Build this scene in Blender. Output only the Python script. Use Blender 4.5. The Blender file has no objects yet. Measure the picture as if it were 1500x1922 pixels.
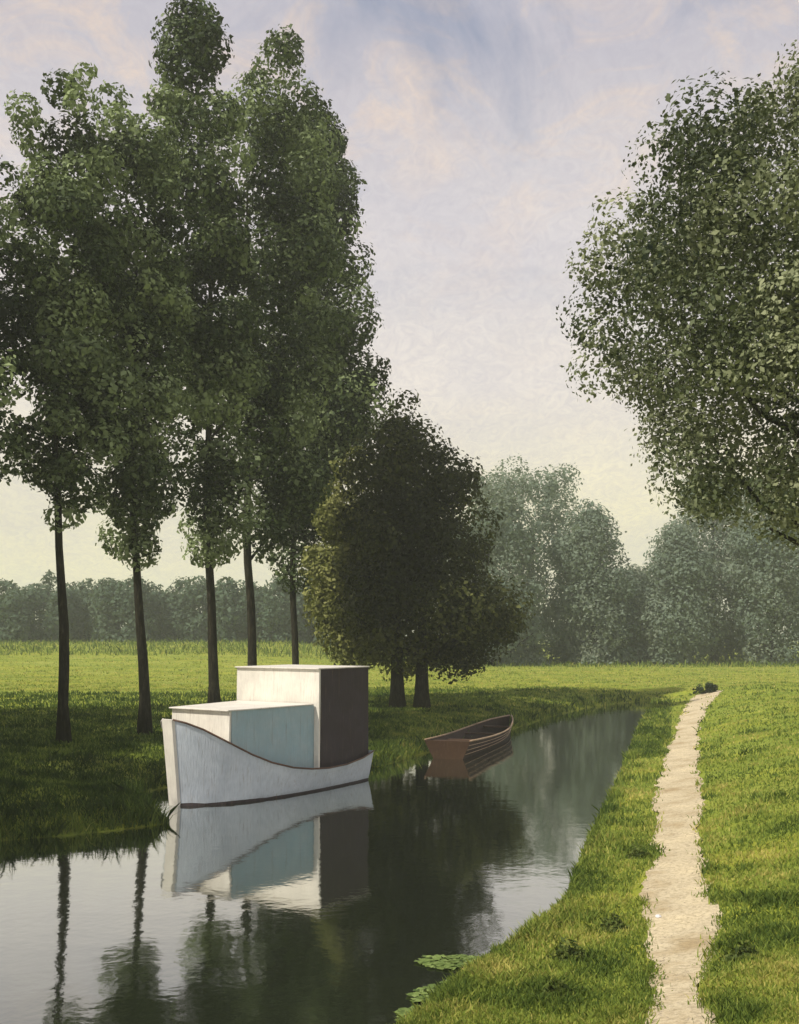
import bpy, bmesh, math, random
import numpy as np
from mathutils import Vector, noise as mnoise

random.seed(7)
rng = np.random.default_rng(7)
sc = bpy.context.scene
COL = sc.collection

# ------------------------------------------------------------------ camera
F, EYE, HY = 1900.0, 3.0, 1195.0          # focal length (px of a 1500 px wide picture), eye height, horizon row
cam_d = bpy.data.cameras.new('camera')
cam = bpy.data.objects.new('camera', cam_d)
COL.objects.link(cam)
cam.location = (0, 0, EYE)
cam.rotation_euler = (math.radians(90), 0, 0)
cam_d.sensor_fit = 'HORIZONTAL'
cam_d.sensor_width = 36.0
cam_d.lens = 36.0 * F / 1500.0
cam_d.shift_y = (HY - 961.0) / 1500.0
cam_d.clip_start = 0.1
cam_d.clip_end = 4000
sc.camera = cam

# ------------------------------------------------------------------ light
SUN_EL = math.radians(50)
SUN_DIR = Vector((-0.85, -0.52, 0)).normalized()          # horizontal direction TO the sun
to_sun = Vector((SUN_DIR.x * math.cos(SUN_EL), SUN_DIR.y * math.cos(SUN_EL), math.sin(SUN_EL)))
sun_d = bpy.data.lights.new('sun', 'SUN')
sun_d.energy = 5.0
sun_d.angle = math.radians(0.6)
sun_d.color = (1.0, 0.93, 0.80)
sun = bpy.data.objects.new('sun', sun_d)
COL.objects.link(sun)
sun.rotation_euler = to_sun.to_track_quat('Z', 'Y').to_euler()

sc.view_settings.view_transform = 'Standard'
sc.view_settings.look = 'None'
sc.view_settings.exposure = 0.0
sc.view_settings.gamma = 1.0
sc.view_settings.use_curve_mapping = False
sc.render.engine = 'CYCLES'
sc.cycles.use_denoising = True
sc.cycles.volume_bounces = 1
sc.cycles.max_bounces = 8
sc.cycles.transparent_max_bounces = 8


def lin(r, g, b):
    def f(c):
        c /= 255.0
        return c / 12.92 if c <= 0.04045 else ((c + 0.055) / 1.055) ** 2.4
    return (f(r), f(g), f(b), 1.0)


class NT:
    """tiny node helper"""
    def __init__(self, tree):
        self.t = tree
        tree.nodes.clear()

    def n(self, typ, **kw):
        nd = self.t.nodes.new(typ)
        for k, v in kw.items():
            if k in nd.inputs.keys() if isinstance(k, str) else False:
                nd.inputs[k].default_value = v
            else:
                setattr(nd, k, v)
        return nd

    def l(self, a, b):
        self.t.links.new(a, b)

    def ramp(self, fac, stops, interp='LINEAR'):
        r = self.t.nodes.new('ShaderNodeValToRGB')
        r.color_ramp.interpolation = interp
        e = r.color_ramp.elements
        while len(e) < len(stops):
            e.new(0.5)
        for i, (p, c) in enumerate(stops):
            e[i].position = p
            e[i].color = c if len(c) == 4 else (*c, 1)
        self.l(fac, r.inputs[0])
        return r.outputs[0]

    def mix(self, fac, a, b, blend='MIX'):
        m = self.t.nodes.new('ShaderNodeMix')
        m.data_type = 'RGBA'
        m.blend_type = blend
        for sock, val in ((m.inputs[0], fac), (m.inputs[6], a), (m.inputs[7], b)):
            if hasattr(val, 'is_output'):
                self.l(val, sock)
            else:
                sock.default_value = val
        return m.outputs[2]

    def noise(self, vec, scale, detail=4, rough=0.55, dist=0.0):
        nd = self.t.nodes.new('ShaderNodeTexNoise')
        nd.inputs['Scale'].default_value = scale
        nd.inputs['Detail'].default_value = detail
        nd.inputs['Roughness'].default_value = rough
        nd.inputs['Distortion'].default_value = dist
        if vec is not None:
            self.l(vec, nd.inputs['Vector'])
        return nd.outputs[0]

    def mapping(self, vec, scale=(1, 1, 1), rot=(0, 0, 0), loc=(0, 0, 0)):
        m = self.t.nodes.new('ShaderNodeMapping')
        m.inputs['Scale'].default_value = scale
        m.inputs['Rotation'].default_value = rot
        m.inputs['Location'].default_value = loc
        self.l(vec, m.inputs['Vector'])
        return m.outputs[0]

    def bump(self, h, strength, dist=0.1):
        b = self.t.nodes.new('ShaderNodeBump')
        b.inputs['Strength'].default_value = strength
        b.inputs['Distance'].default_value = dist
        self.l(h, b.inputs['Height'])
        return b.outputs[0]


# ------------------------------------------------------------------ sky
world = bpy.data.worlds.new('World')
sc.world = world
world.use_nodes = True
w = NT(world.node_tree)
tc = w.n('ShaderNodeTexCoord')
sky = w.n('ShaderNodeTexSky')
sky.sky_type = 'NISHITA'
sky.sun_disc = False
sky.sun_elevation = SUN_EL
sky.sun_rotation = math.atan2(to_sun.x, to_sun.y)
sky.air_density = 1.2
sky.dust_density = 2.0
blue = w.mix(1.0, sky.outputs[0], (0.075, 0.075, 0.08, 1), 'MULTIPLY')
# clouds laid on a flat layer overhead (direction divided by its height) so they thin towards the horizon
sep = w.n('ShaderNodeSeparateXYZ')
w.l(tc.outputs['Generated'], sep.inputs[0])
addz = w.n('ShaderNodeMath', operation='ADD')
w.l(sep.outputs[2], addz.inputs[0])
addz.inputs[1].default_value = 0.42
mx = w.n('ShaderNodeMath', operation='MAXIMUM')
w.l(addz.outputs[0], mx.inputs[0])
mx.inputs[1].default_value = 0.2
vd = w.n('ShaderNodeVectorMath', operation='DIVIDE')
w.l(tc.outputs['Generated'], vd.inputs[0])
cmb = w.n('ShaderNodeCombineXYZ')
for i in range(3):
    w.l(mx.outputs[0], cmb.inputs[i])
w.l(cmb.outputs[0], vd.inputs[1])
cv = vd.outputs[0]
big = w.noise(w.mapping(cv, loc=(3.1, 0.4, 0.2)), 2.6, 5, 0.6, 0.4)
mid = w.noise(w.mapping(cv, loc=(1.7, 5.2, 0)), 9.0, 6, 0.65, 0.8)
fine = w.noise(w.mapping(cv, scale=(1.3, 1.0, 1.2), rot=(0, 0, 0.4)), 34.0, 5, 0.65, 2.2)
low = lin(212, 206, 176)
elev = w.ramp(sep.outputs[2], [(0.0, lin(206, 199, 166)), (0.12, lin(212, 204, 172)), (0.24, lin(207, 199, 189)),
                               (0.36, lin(194, 188, 186)), (0.50, lin(166, 163, 170)), (0.8, lin(150, 152, 166))])
high = w.ramp(sep.outputs[2], [(0.30, (0.15, 0.15, 0.15)), (0.48, (1, 1, 1))])
warm = w.mix(w.mix(1.0, w.ramp(mid, [(0.48, (0, 0, 0)), (0.70, (0.42, 0.42, 0.42))]), high, 'MULTIPLY'), elev, lin(226, 196, 160))
cloud = w.mix(w.ramp(big, [(0.34, (0.32, 0.32, 0.32)), (0.62, (0, 0, 0))]), warm, lin(154, 155, 172))
cloud = w.mix(w.ramp(fine, [(0.34, (0.26, 0.26, 0.26)), (0.64, (0, 0, 0))]), cloud, lin(150, 146, 158))
hole = w.ramp(w.noise(w.mapping(cv, loc=(0.85, 0.1, 0.9)), 3.4, 6, 0.62, 0.5), [(0.50, (0, 0, 0)), (0.66, (0.55, 0.55, 0.55))])
hz = w.ramp(sep.outputs[2], [(0.25, (0, 0, 0)), (0.5, (1, 1, 1))])
hole2 = w.mix(1.0, hole, hz, 'MULTIPLY')
skycol = w.mix(hole2, cloud, blue)
bg = w.n('ShaderNodeBackground')
w.l(skycol, bg.inputs[0])
bg.inputs[1].default_value = 1.52
wo = w.n('ShaderNodeOutputWorld')
w.l(bg.outputs[0], wo.inputs[0])


# ------------------------------------------------------------------ helpers
def at(px, py, z=0.0):
    """world point at height z seen at that place of the picture"""
    d = (EYE - z) * F / (py - HY)
    return Vector(((px - 750.0) / F * d, d, z))


def at_d(px, py, d):
    return Vector(((px - 750.0) / F * d, d, EYE - (py - HY) / F * d))


def tag(o, label=None, cat=None, group=None, kind=None):
    for k, v in (('label', label), ('category', cat), ('group', group), ('kind', kind)):
        if v:
            o[k] = v
    return o


def empty(name, loc, rz=0.0):
    o = bpy.data.objects.new(name, None)
    o.empty_display_size = 0.3
    o.location = loc
    o.rotation_euler = (0, 0, rz)
    COL.objects.link(o)
    return o


def np_mesh(name, verts, faces_n, idx, mat, parent=None, smooth=False, attrs=None):
    """verts (V,3), faces_n vertices per face (constant), idx flat index array"""
    me = bpy.data.meshes.new(name)
    verts = np.asarray(verts, dtype=np.float32)
    idx = np.asarray(idx, dtype=np.int32).ravel()
    nf = len(idx) // faces_n
    me.vertices.add(len(verts))
    me.vertices.foreach_set('co', verts.ravel())
    me.loops.add(len(idx))
    me.loops.foreach_set('vertex_index', idx)
    me.polygons.add(nf)
    me.polygons.foreach_set('loop_start', np.arange(0, nf * faces_n, faces_n, dtype=np.int32))
    if smooth:
        me.polygons.foreach_set('use_smooth', np.ones(nf, dtype=bool))
    me.update(calc_edges=True)
    for k, (dom, arr) in (attrs or {}).items():
        a = me.attributes.new(k, 'FLOAT', dom)
        a.data.foreach_set('value', np.asarray(arr, dtype=np.float32))
    if mat:
        me.materials.append(mat)
    o = bpy.data.objects.new(name, me)
    COL.objects.link(o)
    if parent:
        o.parent = parent
    return o


class MB:
    def __init__(self):
        self.v, self.f = [], []

    def box(self, lo, hi):
        b = len(self.v)
        x0, y0, z0 = lo
        x1, y1, z1 = hi
        self.v += [(x0, y0, z0), (x1, y0, z0), (x1, y1, z0), (x0, y1, z0), (x0, y0, z1), (x1, y0, z1), (x1, y1, z1), (x0, y1, z1)]
        self.f += [tuple(b + i for i in q) for q in ((0, 3, 2, 1), (4, 5, 6, 7), (0, 1, 5, 4), (1, 2, 6, 5), (2, 3, 7, 6), (3, 0, 4, 7))]
        return self

    def slab(self, a, b_, thick, out):
        """upright quad between the polylines a (bottom) and b_ (top), thickened along out"""
        base = len(self.v)
        n = len(a)
        o = Vector(out) * thick
        for p in a: self.v.append(tuple(p))
        for p in b_: self.v.append(tuple(p))
        for p in a: self.v.append(tuple(Vector(p) + o))
        for p in b_: self.v.append(tuple(Vector(p) + o))
        A, B, C, D = base, base + n, base + 2 * n, base + 3 * n
        for i in range(n - 1):
            self.f += [(A + i, A + i + 1, B + i + 1, B + i), (C + i + 1, C + i, D + i, D + i + 1),
                       (A + i + 1, A + i, C + i, C + i + 1), (B + i, B + i + 1, D + i + 1, D + i)]
        self.f += [(A, B, D, C), (A + n - 1, C + n - 1, D + n - 1, B + n - 1)]
        return self

    def tube(self, pts, rads, seg=8, caps=True):
        pts = [Vector(p) for p in pts]
        base = len(self.v)
        for i, p in enumerate(pts):
            t = (pts[min(i + 1, len(pts) - 1)] - pts[max(i - 1, 0)]).normalized()
            a = t.cross(Vector((0.3, 1, 0.1))).normalized()
            c = t.cross(a)
            for k in range(seg):
                an = 2 * math.pi * k / seg
                self.v.append(tuple(p + (a * math.cos(an) + c * math.sin(an)) * rads[i]))
        for i in range(len(pts) - 1):
            for k in range(seg):
                k2 = (k + 1) % seg
                self.f.append((base + i * seg + k, base + i * seg + k2, base + (i + 1) * seg + k2, base + (i + 1) * seg + k))
        if caps:
            self.f.append(tuple(base + k for k in range(seg))[::-1])
            self.f.append(tuple(base + (len(pts) - 1) * seg + k for k in range(seg)))
        return self

    def build(self, name, mat, parent=None, smooth=False, bevel=0.0):
        me = bpy.data.meshes.new(name)
        me.from_pydata(self.v, [], self.f)
        bm = bmesh.new()
        bm.from_mesh(me)
        bmesh.ops.recalc_face_normals(bm, faces=bm.faces)
        if bevel:
            bmesh.ops.bevel(bm, geom=list(bm.edges), offset=bevel, segments=2, affect='EDGES', profile=0.6)
        if smooth:
            for f in bm.faces: f.smooth = True
        bm.to_mesh(me)
        bm.free()
        if mat: me.materials.append(mat)
        o = bpy.data.objects.new(name, me)
        COL.objects.link(o)
        if parent: o.parent = parent
        return o


# ------------------------------------------------------------------ materials
def mat_new(name):
    m = bpy.data.materials.new(name)
    m.use_nodes = True
    return m, NT(m.node_tree)


def finish(nt, shader):
    o = nt.n('ShaderNodeOutputMaterial')
    nt.l(shader, o.inputs[0])


def principled(nt, color, rough=0.7, normal=None, spec=0.3, ior=None):
    p = nt.n('ShaderNodeBsdfPrincipled')
    if hasattr(color, 'is_output'):
        nt.l(color, p.inputs['Base Color'])
    else:
        p.inputs['Base Color'].default_value = color
    if hasattr(rough, 'is_output'):
        nt.l(rough, p.inputs['Roughness'])
    else:
        p.inputs['Roughness'].default_value = rough
    p.inputs['Specular IOR Level'].default_value = spec
    if ior: p.inputs['IOR'].default_value = ior
    if normal is not None: nt.l(normal, p.inputs['Normal'])
    return p.outputs[0]


def m_leaf(name, dark, mid_, light, trans=0.25):
    m, t = mat_new(name)
    a = t.n('ShaderNodeAttribute')
    a.attribute_name = 'tint'
    c = t.ramp(a.outputs['Fac'], [(0.0, dark), (0.5, mid_), (1.0, light)])
    s = principled(t, c, 0.62, spec=0.18)
    tr = t.n('ShaderNodeBsdfTranslucent')
    t.l(t.mix(0.5, c, (0.10, 0.13, 0.02, 1)), tr.inputs[0])
    mixs = t.n('ShaderNodeMixShader')
    mixs.inputs[0].default_value = trans
    t.l(s, mixs.inputs[1])
    t.l(tr.outputs[0], mixs.inputs[2])
    finish(t, mixs.outputs[0])
    return m


M = {}
M['leaf_row'] = m_leaf('leaf_row', (0.007, 0.012, 0.004), (0.042, 0.068, 0.020), (0.29, 0.36, 0.17))
M['leaf_twin'] = m_leaf('leaf_twin', (0.014, 0.016, 0.005), (0.052, 0.062, 0.014), (0.22, 0.23, 0.07))
M['leaf_olive'] = m_leaf('leaf_olive', (0.04, 0.045, 0.012), (0.16, 0.175, 0.045), (0.36, 0.36, 0.13))
M['leaf_right'] = m_leaf('leaf_right', (0.012, 0.022, 0.012), (0.105, 0.13, 0.062), (0.30, 0.325, 0.19))
M['leaf_far'] = m_leaf('leaf_far', (0.17, 0.23, 0.19), (0.22, 0.28, 0.215), (0.29, 0.32, 0.245), 0.5)  # paleness of the distance haze is partly put into this leaf colour
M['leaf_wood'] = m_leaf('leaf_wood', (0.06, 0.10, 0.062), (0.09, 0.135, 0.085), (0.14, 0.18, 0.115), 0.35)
M['leaf_herb'] = m_leaf('leaf_herb', (0.035, 0.055, 0.014), (0.095, 0.135, 0.028), (0.22, 0.25, 0.06), 0.35)
M['leaf_weed'] = m_leaf('leaf_weed', (0.06, 0.10, 0.025), (0.14, 0.20, 0.05), (0.24, 0.31, 0.10), 0.1)


def m_bark():
    m, t = mat_new('bark')
    tc = t.n('ShaderNodeTexCoord')
    n = t.noise(t.mapping(tc.outputs['Object'], (6, 6, 1.2)), 3.0, 5, 0.65)
    c = t.ramp(n, [(0.3, (0.010, 0.009, 0.006)), (0.55, (0.030, 0.027, 0.018)), (0.75, (0.070, 0.062, 0.042))])
    finish(t, principled(t, c, 0.9, t.bump(n, 0.8, 0.05), 0.1))
    return m


M['bark'] = m_bark()


def m_ground():
    m, t = mat_new('meadow_grass')
    tc = t.n('ShaderNodeTexCoord')
    P = tc.outputs['Object']
    n1 = t.noise(t.mapping(P, (0.10, 0.35, 0.2)), 1.0, 5, 0.6, 0.6)
    n2 = t.noise(P, 1.1, 5, 0.6)
    n3 = t.noise(P, 14.0, 4, 0.7)
    base = t.ramp(n1, [(0.30, (0.22, 0.255, 0.034)), (0.5, (0.315, 0.335, 0.043)), (0.72, (0.36, 0.375, 0.085))])
    n6 = t.noise(t.mapping(P, (0.05, 0.22, 0.2)), 3.0, 5, 0.65, 0.8)
    base = t.mix(t.ramp(n6, [(0.42, (0.55, 0.55, 0.55)), (0.60, (0, 0, 0))]), base, (0.16, 0.24, 0.04, 1))
    base = t.mix(t.ramp(n2, [(0.36, (0.5, 0.5, 0.5)), (0.52, (0, 0, 0))]), base, (0.13, 0.18, 0.03, 1))
    base = t.mix(t.ramp(n3, [(0.40, (0.3, 0.3, 0.3)), (0.58, (0, 0, 0))]), base, (0.12, 0.15, 0.03, 1))
    finish(t, principled(t, base, 0.95, t.bump(n3, 0.7, 0.08), 0.05))
    return m


M['ground'] = m_ground()


def m_blade():
    m, t = mat_new('grass_blade')
    a = t.n('ShaderNodeAttribute')
    a.attribute_name = 'tint'
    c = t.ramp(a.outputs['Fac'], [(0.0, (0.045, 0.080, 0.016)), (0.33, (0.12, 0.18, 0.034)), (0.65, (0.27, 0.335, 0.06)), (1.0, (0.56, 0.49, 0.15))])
    s = principled(t, c, 0.7, spec=0.12)
    tr = t.n('ShaderNodeBsdfTranslucent')
    t.l(c, tr.inputs[0])
    mx_ = t.n('ShaderNodeMixShader')
    mx_.inputs[0].default_value = 0.4
    t.l(s, mx_.inputs[1])
    t.l(tr.outputs[0], mx_.inputs[2])
    finish(t, mx_.outputs[0])
    return m


M['blade'] = m_blade()


def m_path():
    m, t = mat_new('sandy_path')
    tc = t.n('ShaderNodeTexCoord')
    P = tc.outputs['Object']
    n1 = t.noise(P, 1.3, 5, 0.65)
    n2 = t.noise(P, 22.0, 5, 0.7)
    c = t.ramp(n1, [(0.30, (0.40, 0.31, 0.18)), (0.5, (0.56, 0.48, 0.33)), (0.7, (0.66, 0.56, 0.37))])
    c = t.mix(t.ramp(n2, [(0.35, (0.55, 0.55, 0.55)), (0.55, (0, 0, 0))]), c, (0.20, 0.155, 0.09, 1))
    finish(t, principled(t, c, 0.95, t.bump(n2, 0.7, 0.03), 0.1))
    return m


M['path'] = m_path()


def m_water():
    m, t = mat_new('canal_water')
    tc = t.n('ShaderNodeTexCoord')
    P = tc.outputs['Object']
    n1 = t.noise(t.mapping(P, (0.8, 0.8, 1)), 2.2, 3, 0.5, 0.3)
    n2 = t.noise(t.mapping(P, (1.0, 1.0, 1), (0, 0, 0.5)), 9.0, 3, 0.5)
    h = t.n('ShaderNodeMath', operation='MULTIPLY_ADD')
    t.l(n2, h.inputs[0])
    h.inputs[1].default_value = 0.25
    t.l(n1, h.inputs[2])
    bmp = t.bump(h.outputs[0], 0.035, 0.10)
    body = t.n('ShaderNodeBsdfDiffuse')
    body.inputs[0].default_value = (0.012, 0.016, 0.008, 1)
    gl = t.n('ShaderNodeBsdfGlossy')
    gl.inputs[0].default_value = (0.95, 0.97, 0.96, 1)
    gl.inputs['Roughness'].default_value = 0.045
    t.l(bmp, gl.inputs['Normal'])
    fr = t.n('ShaderNodeLayerWeight')
    fr.inputs['Blend'].default_value = 0.5
    t.l(bmp, fr.inputs['Normal'])
    refl = t.ramp(fr.outputs['Facing'], [(0.0, (0.25, 0.25, 0.25)), (0.62, (0.30, 0.30, 0.30)), (0.72, (0.54, 0.54, 0.54)), (0.80, (0.74, 0.74, 0.74)), (0.92, (0.90, 0.90, 0.90))])
    mw = t.n('ShaderNodeMixShader')
    t.l(refl, mw.inputs[0])
    t.l(body.outputs[0], mw.inputs[1])
    t.l(gl.outputs[0], mw.inputs[2])
    finish(t, mw.outputs[0])
    return m


M['water'] = m_water()


def m_paint(name, col, wear, rough=0.55, amount=0.5, scale=3.0, streak=0.42):
    """weathered brushed paint: patchy colour, faint vertical brush grain"""
    m, t = mat_new(name)
    tc = t.n('ShaderNodeTexCoord')
    P = tc.outputs['Object']
    n1 = t.noise(P, scale, 6, 0.65, 0.5)
    n2 = t.noise(t.mapping(P, (9, 9, 1.2)), 4.0, 4, 0.6)
    n3 = t.noise(P, 26.0, 4, 0.7)
    k = t.ramp(n1, [(0.42, (0, 0, 0)), (0.72, (amount, amount, amount))])
    c = t.mix(k, col, wear)
    c = t.mix(t.ramp(n2, [(0.35, (0.22, 0.22, 0.22)), (0.6, (0, 0, 0))]), c, tuple(x * 0.6 for x in wear[:3]) + (1,))
    c = t.mix(t.ramp(n3, [(0.70, (0, 0, 0)), (0.78, (0.5, 0.5, 0.5))]), c, (0.25, 0.15, 0.09, 1))
    n4 = t.noise(t.mapping(P, (14, 14, 0.7)), 1.6, 5, 0.7, 0.3)
    c = t.mix(t.ramp(n4, [(0.56, (0, 0, 0)), (0.70, (streak, streak, streak))]), c, (0.17, 0.115, 0.075, 1))
    n5 = t.noise(P, 1.7, 4, 0.6)
    c = t.mix(t.ramp(n5, [(0.40, (0.30, 0.30, 0.30)), (0.60, (0, 0, 0))]), c, tuple(x * 0.72 for x in wear[:3]) + (1,))
    finish(t, principled(t, c, rough, t.bump(n2, 0.45, 0.02), 0.35))
    return m


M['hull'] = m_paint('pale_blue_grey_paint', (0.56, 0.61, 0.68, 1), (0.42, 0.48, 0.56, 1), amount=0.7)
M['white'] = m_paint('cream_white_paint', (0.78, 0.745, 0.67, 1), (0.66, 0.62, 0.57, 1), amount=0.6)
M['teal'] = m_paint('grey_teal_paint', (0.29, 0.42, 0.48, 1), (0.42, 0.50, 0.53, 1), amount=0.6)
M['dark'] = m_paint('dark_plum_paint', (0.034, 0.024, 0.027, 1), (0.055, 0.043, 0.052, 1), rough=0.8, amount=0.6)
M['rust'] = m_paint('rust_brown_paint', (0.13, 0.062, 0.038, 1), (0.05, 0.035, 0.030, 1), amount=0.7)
M['deck'] = m_paint('weathered_deck', (0.36, 0.30, 0.23, 1), (0.22, 0.18, 0.14, 1), 0.8)
M['wood'] = m_paint('brown_boat_wood', (0.040, 0.017, 0.008, 1), (0.018, 0.009, 0.005, 1), 0.75, 0.6)
M['wood_pale'] = m_paint('worn_brown_wood', (0.062, 0.030, 0.014, 1), (0.034, 0.017, 0.009, 1), 0.85, 0.6)
M['wood_edge'] = m_paint('pale_highlight_wood', (0.50, 0.36, 0.23, 1), (0.16, 0.08, 0.045, 1), 0.6, 0.6, 8.0)  # highlights on gunwale and plank edges, put into a pale colour
M['pebble'] = m_paint('path_pebble', (0.40, 0.34, 0.25, 1), (0.24, 0.20, 0.15, 1), 0.9)
M['stone'] = m_paint('white_stone', (0.72, 0.70, 0.70, 1), (0.55, 0.52, 0.50, 1), 0.8)

# ------------------------------------------------------------------ canal outline (water's edge), metres
LEFT_PX = [(0, 1580), (160, 1566), (318, 1547), ('w', -4.35, 17.5), ('w', -5.15, 18.8), ('w', -4.35, 20.8), ('w', -2.75, 22.9), (712, 1440), (800, 1414), (960, 1370), (1030, 1347), (1100, 1329), (1160, 1321), (1222, 1315)]
RIGHT_PX = [(700, 1975), (760, 1925), (800, 1893), (850, 1846), (893, 1812), (960, 1772), (1010, 1738), (1062, 1690), (1082, 1630), (1107, 1568), (1138, 1508), (1165, 1450), (1185, 1400), (1203, 1360), (1226, 1320)]
L = [(-60.0, 6.0), (-24.0, 11.5), (-12.0, 13.6)] + [tuple(at(*q).xy) if q[0] != 'w' else q[1:] for q in LEFT_PX]
R = [(-60.0, -30.0), (-12.0, -4.0), (-3.0, 4.5)] + [tuple(at(x, y).xy) for x, y in RIGHT_PX]
L, R = np.array(L), np.array(R)


def smooth(x, a, b):
    t = np.clip((x - a) / (b - a), 0, 1)
    return t * t * (3 - 2 * t)


def pl_dist(X, Y, poly):
    best = np.full(X.shape, 1e9)
    for (x0, y0), (x1, y1) in zip(poly[:-1], poly[1:]):
        dx, dy = x1 - x0, y1 - y0
        t = np.clip(((X - x0) * dx + (Y - y0) * dy) / (dx * dx + dy * dy), 0, 1)
        best = np.minimum(best, np.hypot(X - x0 - t * dx, Y - y0 - t * dy))
    return best


def inside(X, Y):
    poly = np.vstack([L, R[::-1]])
    c = np.zeros(X.shape, bool)
    n = len(poly)
    j = n - 1
    for i in range(n):
        xi, yi = poly[i]
        xj, yj = poly[j]
        cond = ((yi > Y) != (yj > Y))
        with np.errstate(divide='ignore', invalid='ignore'):
            xx = (xj - xi) * (Y - yi) / (yj - yi + 1e-12) + xi
        c ^= cond & (X < xx)
        j = i
    return c


def wob(X, Y, s, seed=0.0):
    """cheap smooth pseudo noise in -1..1"""
    a = np.sin(X * 1.7 * s + 1.3 * np.sin(Y * 1.1 * s + seed) + seed) + np.sin(Y * 1.9 * s + 1.7 * np.sin(X * 0.9 * s + 2.1 * seed) + 2.3)
    b = np.sin(X * 4.1 * s + 2.0 * np.sin(Y * 2.3 * s + 3 * seed)) * np.sin(Y * 3.7 * s + 1.2 * seed)
    return (a / 2 + 0.6 * b) / 1.6


def terrain(X, Y):
    X = np.asarray(X, float)
    Y = np.asarray(Y, float)
    dl, dr = pl_dist(X, Y, L), pl_dist(X, Y, R)
    ins = inside(X, Y)
    s = np.minimum(dl, dr)
    s = s + 0.10 * wob(X, Y, 2.3, 1.0) * np.exp(-s)
    left = dl <= dr
    hl = 0.30 * smooth(s, -0.05, 0.45) + 0.26 * smooth(s, 0.3, 2.2)
    hr = 0.10 * smooth(Y, 20, 42) + 0.09 * smooth(s, -0.05, 0.3) + 0.73 * smooth(s, 0.15, 5.2)
    z = np.where(left, hl, hr)
    z = z + 0.035 * wob(X, Y, 0.8) * smooth(s, 0.3, 2)
    z = z + 1.75 * smooth(Y, 48, 106) * (1 - smooth(X, -14, 6))      # the left field rises gently
    z = z + 0.10 * smooth(Y, 60, 90)
    z = np.where(ins, -0.9 * smooth(np.minimum(dl, dr), 0.0, 1.4) - 0.04, z)
    return z


def gz(x, y):
    return float(terrain(np.array([x]), np.array([y]))[0])


def axis(breaks):
    out = [breaks[0][0]]
    for a, b, st in breaks:
        n = max(1, int(round((b - a) / st)))
        out += list(np.linspace(a, b, n + 1)[1:])
    return np.array(out)


def at_ground(px, py):
    z = 0.5
    for _ in range(25):
        p = at(px, py, z)
        z = 0.5 * z + 0.5 * gz(p.x, p.y)
    return at(px, py, z)


PATH_PX = [(1960, 1185, 1350), (1922, 1188, 1345), (1860, 1218, 1322), (1800, 1226, 1332), (1740, 1210, 1346), (1680, 1208, 1350), (1640, 1222, 1335),
           (1600, 1228, 1322), (1550, 1229, 1318), (1500, 1230, 1318), (1450, 1236, 1314), (1400, 1256, 1310), (1360, 1272, 1316), (1330, 1284, 1326), (1308, 1300, 1344),
           (1302, 1308, 1349), (1298, 1326, 1354), (1295, 1344, 1360)]
pl, pr = [], []
for y, xl, xr in PATH_PX:
    for lst, x in ((pl, xl), (pr, xr)):
        lst.append(tuple(at_ground(x, y).xy))
pl, pr = np.array(pl), np.array(pr)


def path_cut(X, Y):
    c = (pl + pr) / 2
    d = pl_dist(X, Y, c)
    g = np.gradient(c, axis=0)
    g /= np.linalg.norm(g, axis=1, keepdims=True)
    ds = np.interp(Y, c[:, 1], np.abs((pr - pl)[:, 0] * g[:, 1] - (pr - pl)[:, 1] * g[:, 0]) / 2)
    return 0.06 * (1 - smooth(d - ds, -0.10, 0.06))


gx = axis([(-900, -120, 60), (-120, -30, 4), (-30, -14, 0.6), (-14, 16, 0.15), (16, 40, 0.7), (40, 120, 4), (120, 900, 60)])
gy = axis([(-60, 0, 4), (0, 4, 0.5), (4, 48, 0.15), (48, 70, 0.5), (70, 130, 2.5), (130, 1000, 40)])
GX, GY = np.meshgrid(gx, gy)
GZ = terrain(GX, GY) - path_cut(GX, GY)
nx, ny = len(gx), len(gy)
ii = (np.arange(ny - 1)[:, None] * nx + np.arange(nx - 1)[None, :])
quads = np.stack([ii, ii + 1, ii + nx + 1, ii + nx], -1).reshape(-1)
tag(np_mesh('ground', np.stack([GX, GY, GZ], -1).reshape(-1, 3), 4, quads, M['ground'], smooth=True), kind='structure',
    label='green meadow and sloping grass banks on both sides of the canal')

# water: one sheet a little larger than the canal, the banks cut its edge
wv = [(-70, -40, 0), (80, -40, 0), (80, 66, 0), (-70, 66, 0)]
wxs, wys = np.linspace(-70, 80, 31), np.linspace(-40, 66, 23)
WX, WY = np.meshgrid(wxs, wys)
n2 = len(wxs)
jj = (np.arange(len(wys) - 1)[:, None] * n2 + np.arange(n2 - 1)[None, :])
tag(np_mesh('water', np.stack([WX, WY, 0 * WX], -1).reshape(-1, 3), 4, np.stack([jj, jj + 1, jj + n2 + 1, jj + n2], -1).reshape(-1), M['water'], smooth=True),
    kind='structure', label='still dark canal water mirroring the trees and pale sky')

# footpath: ragged strip following the ground


def resample(p, n):
    c = (pl + pr) / 2
    seg = np.r_[0, np.cumsum(np.hypot(*np.diff(c, axis=0).T))]
    t = np.linspace(0, seg[-1], n)
    return np.stack([np.interp(t, seg, p[:, 0]), np.interp(t, seg, p[:, 1])], -1)


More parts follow.
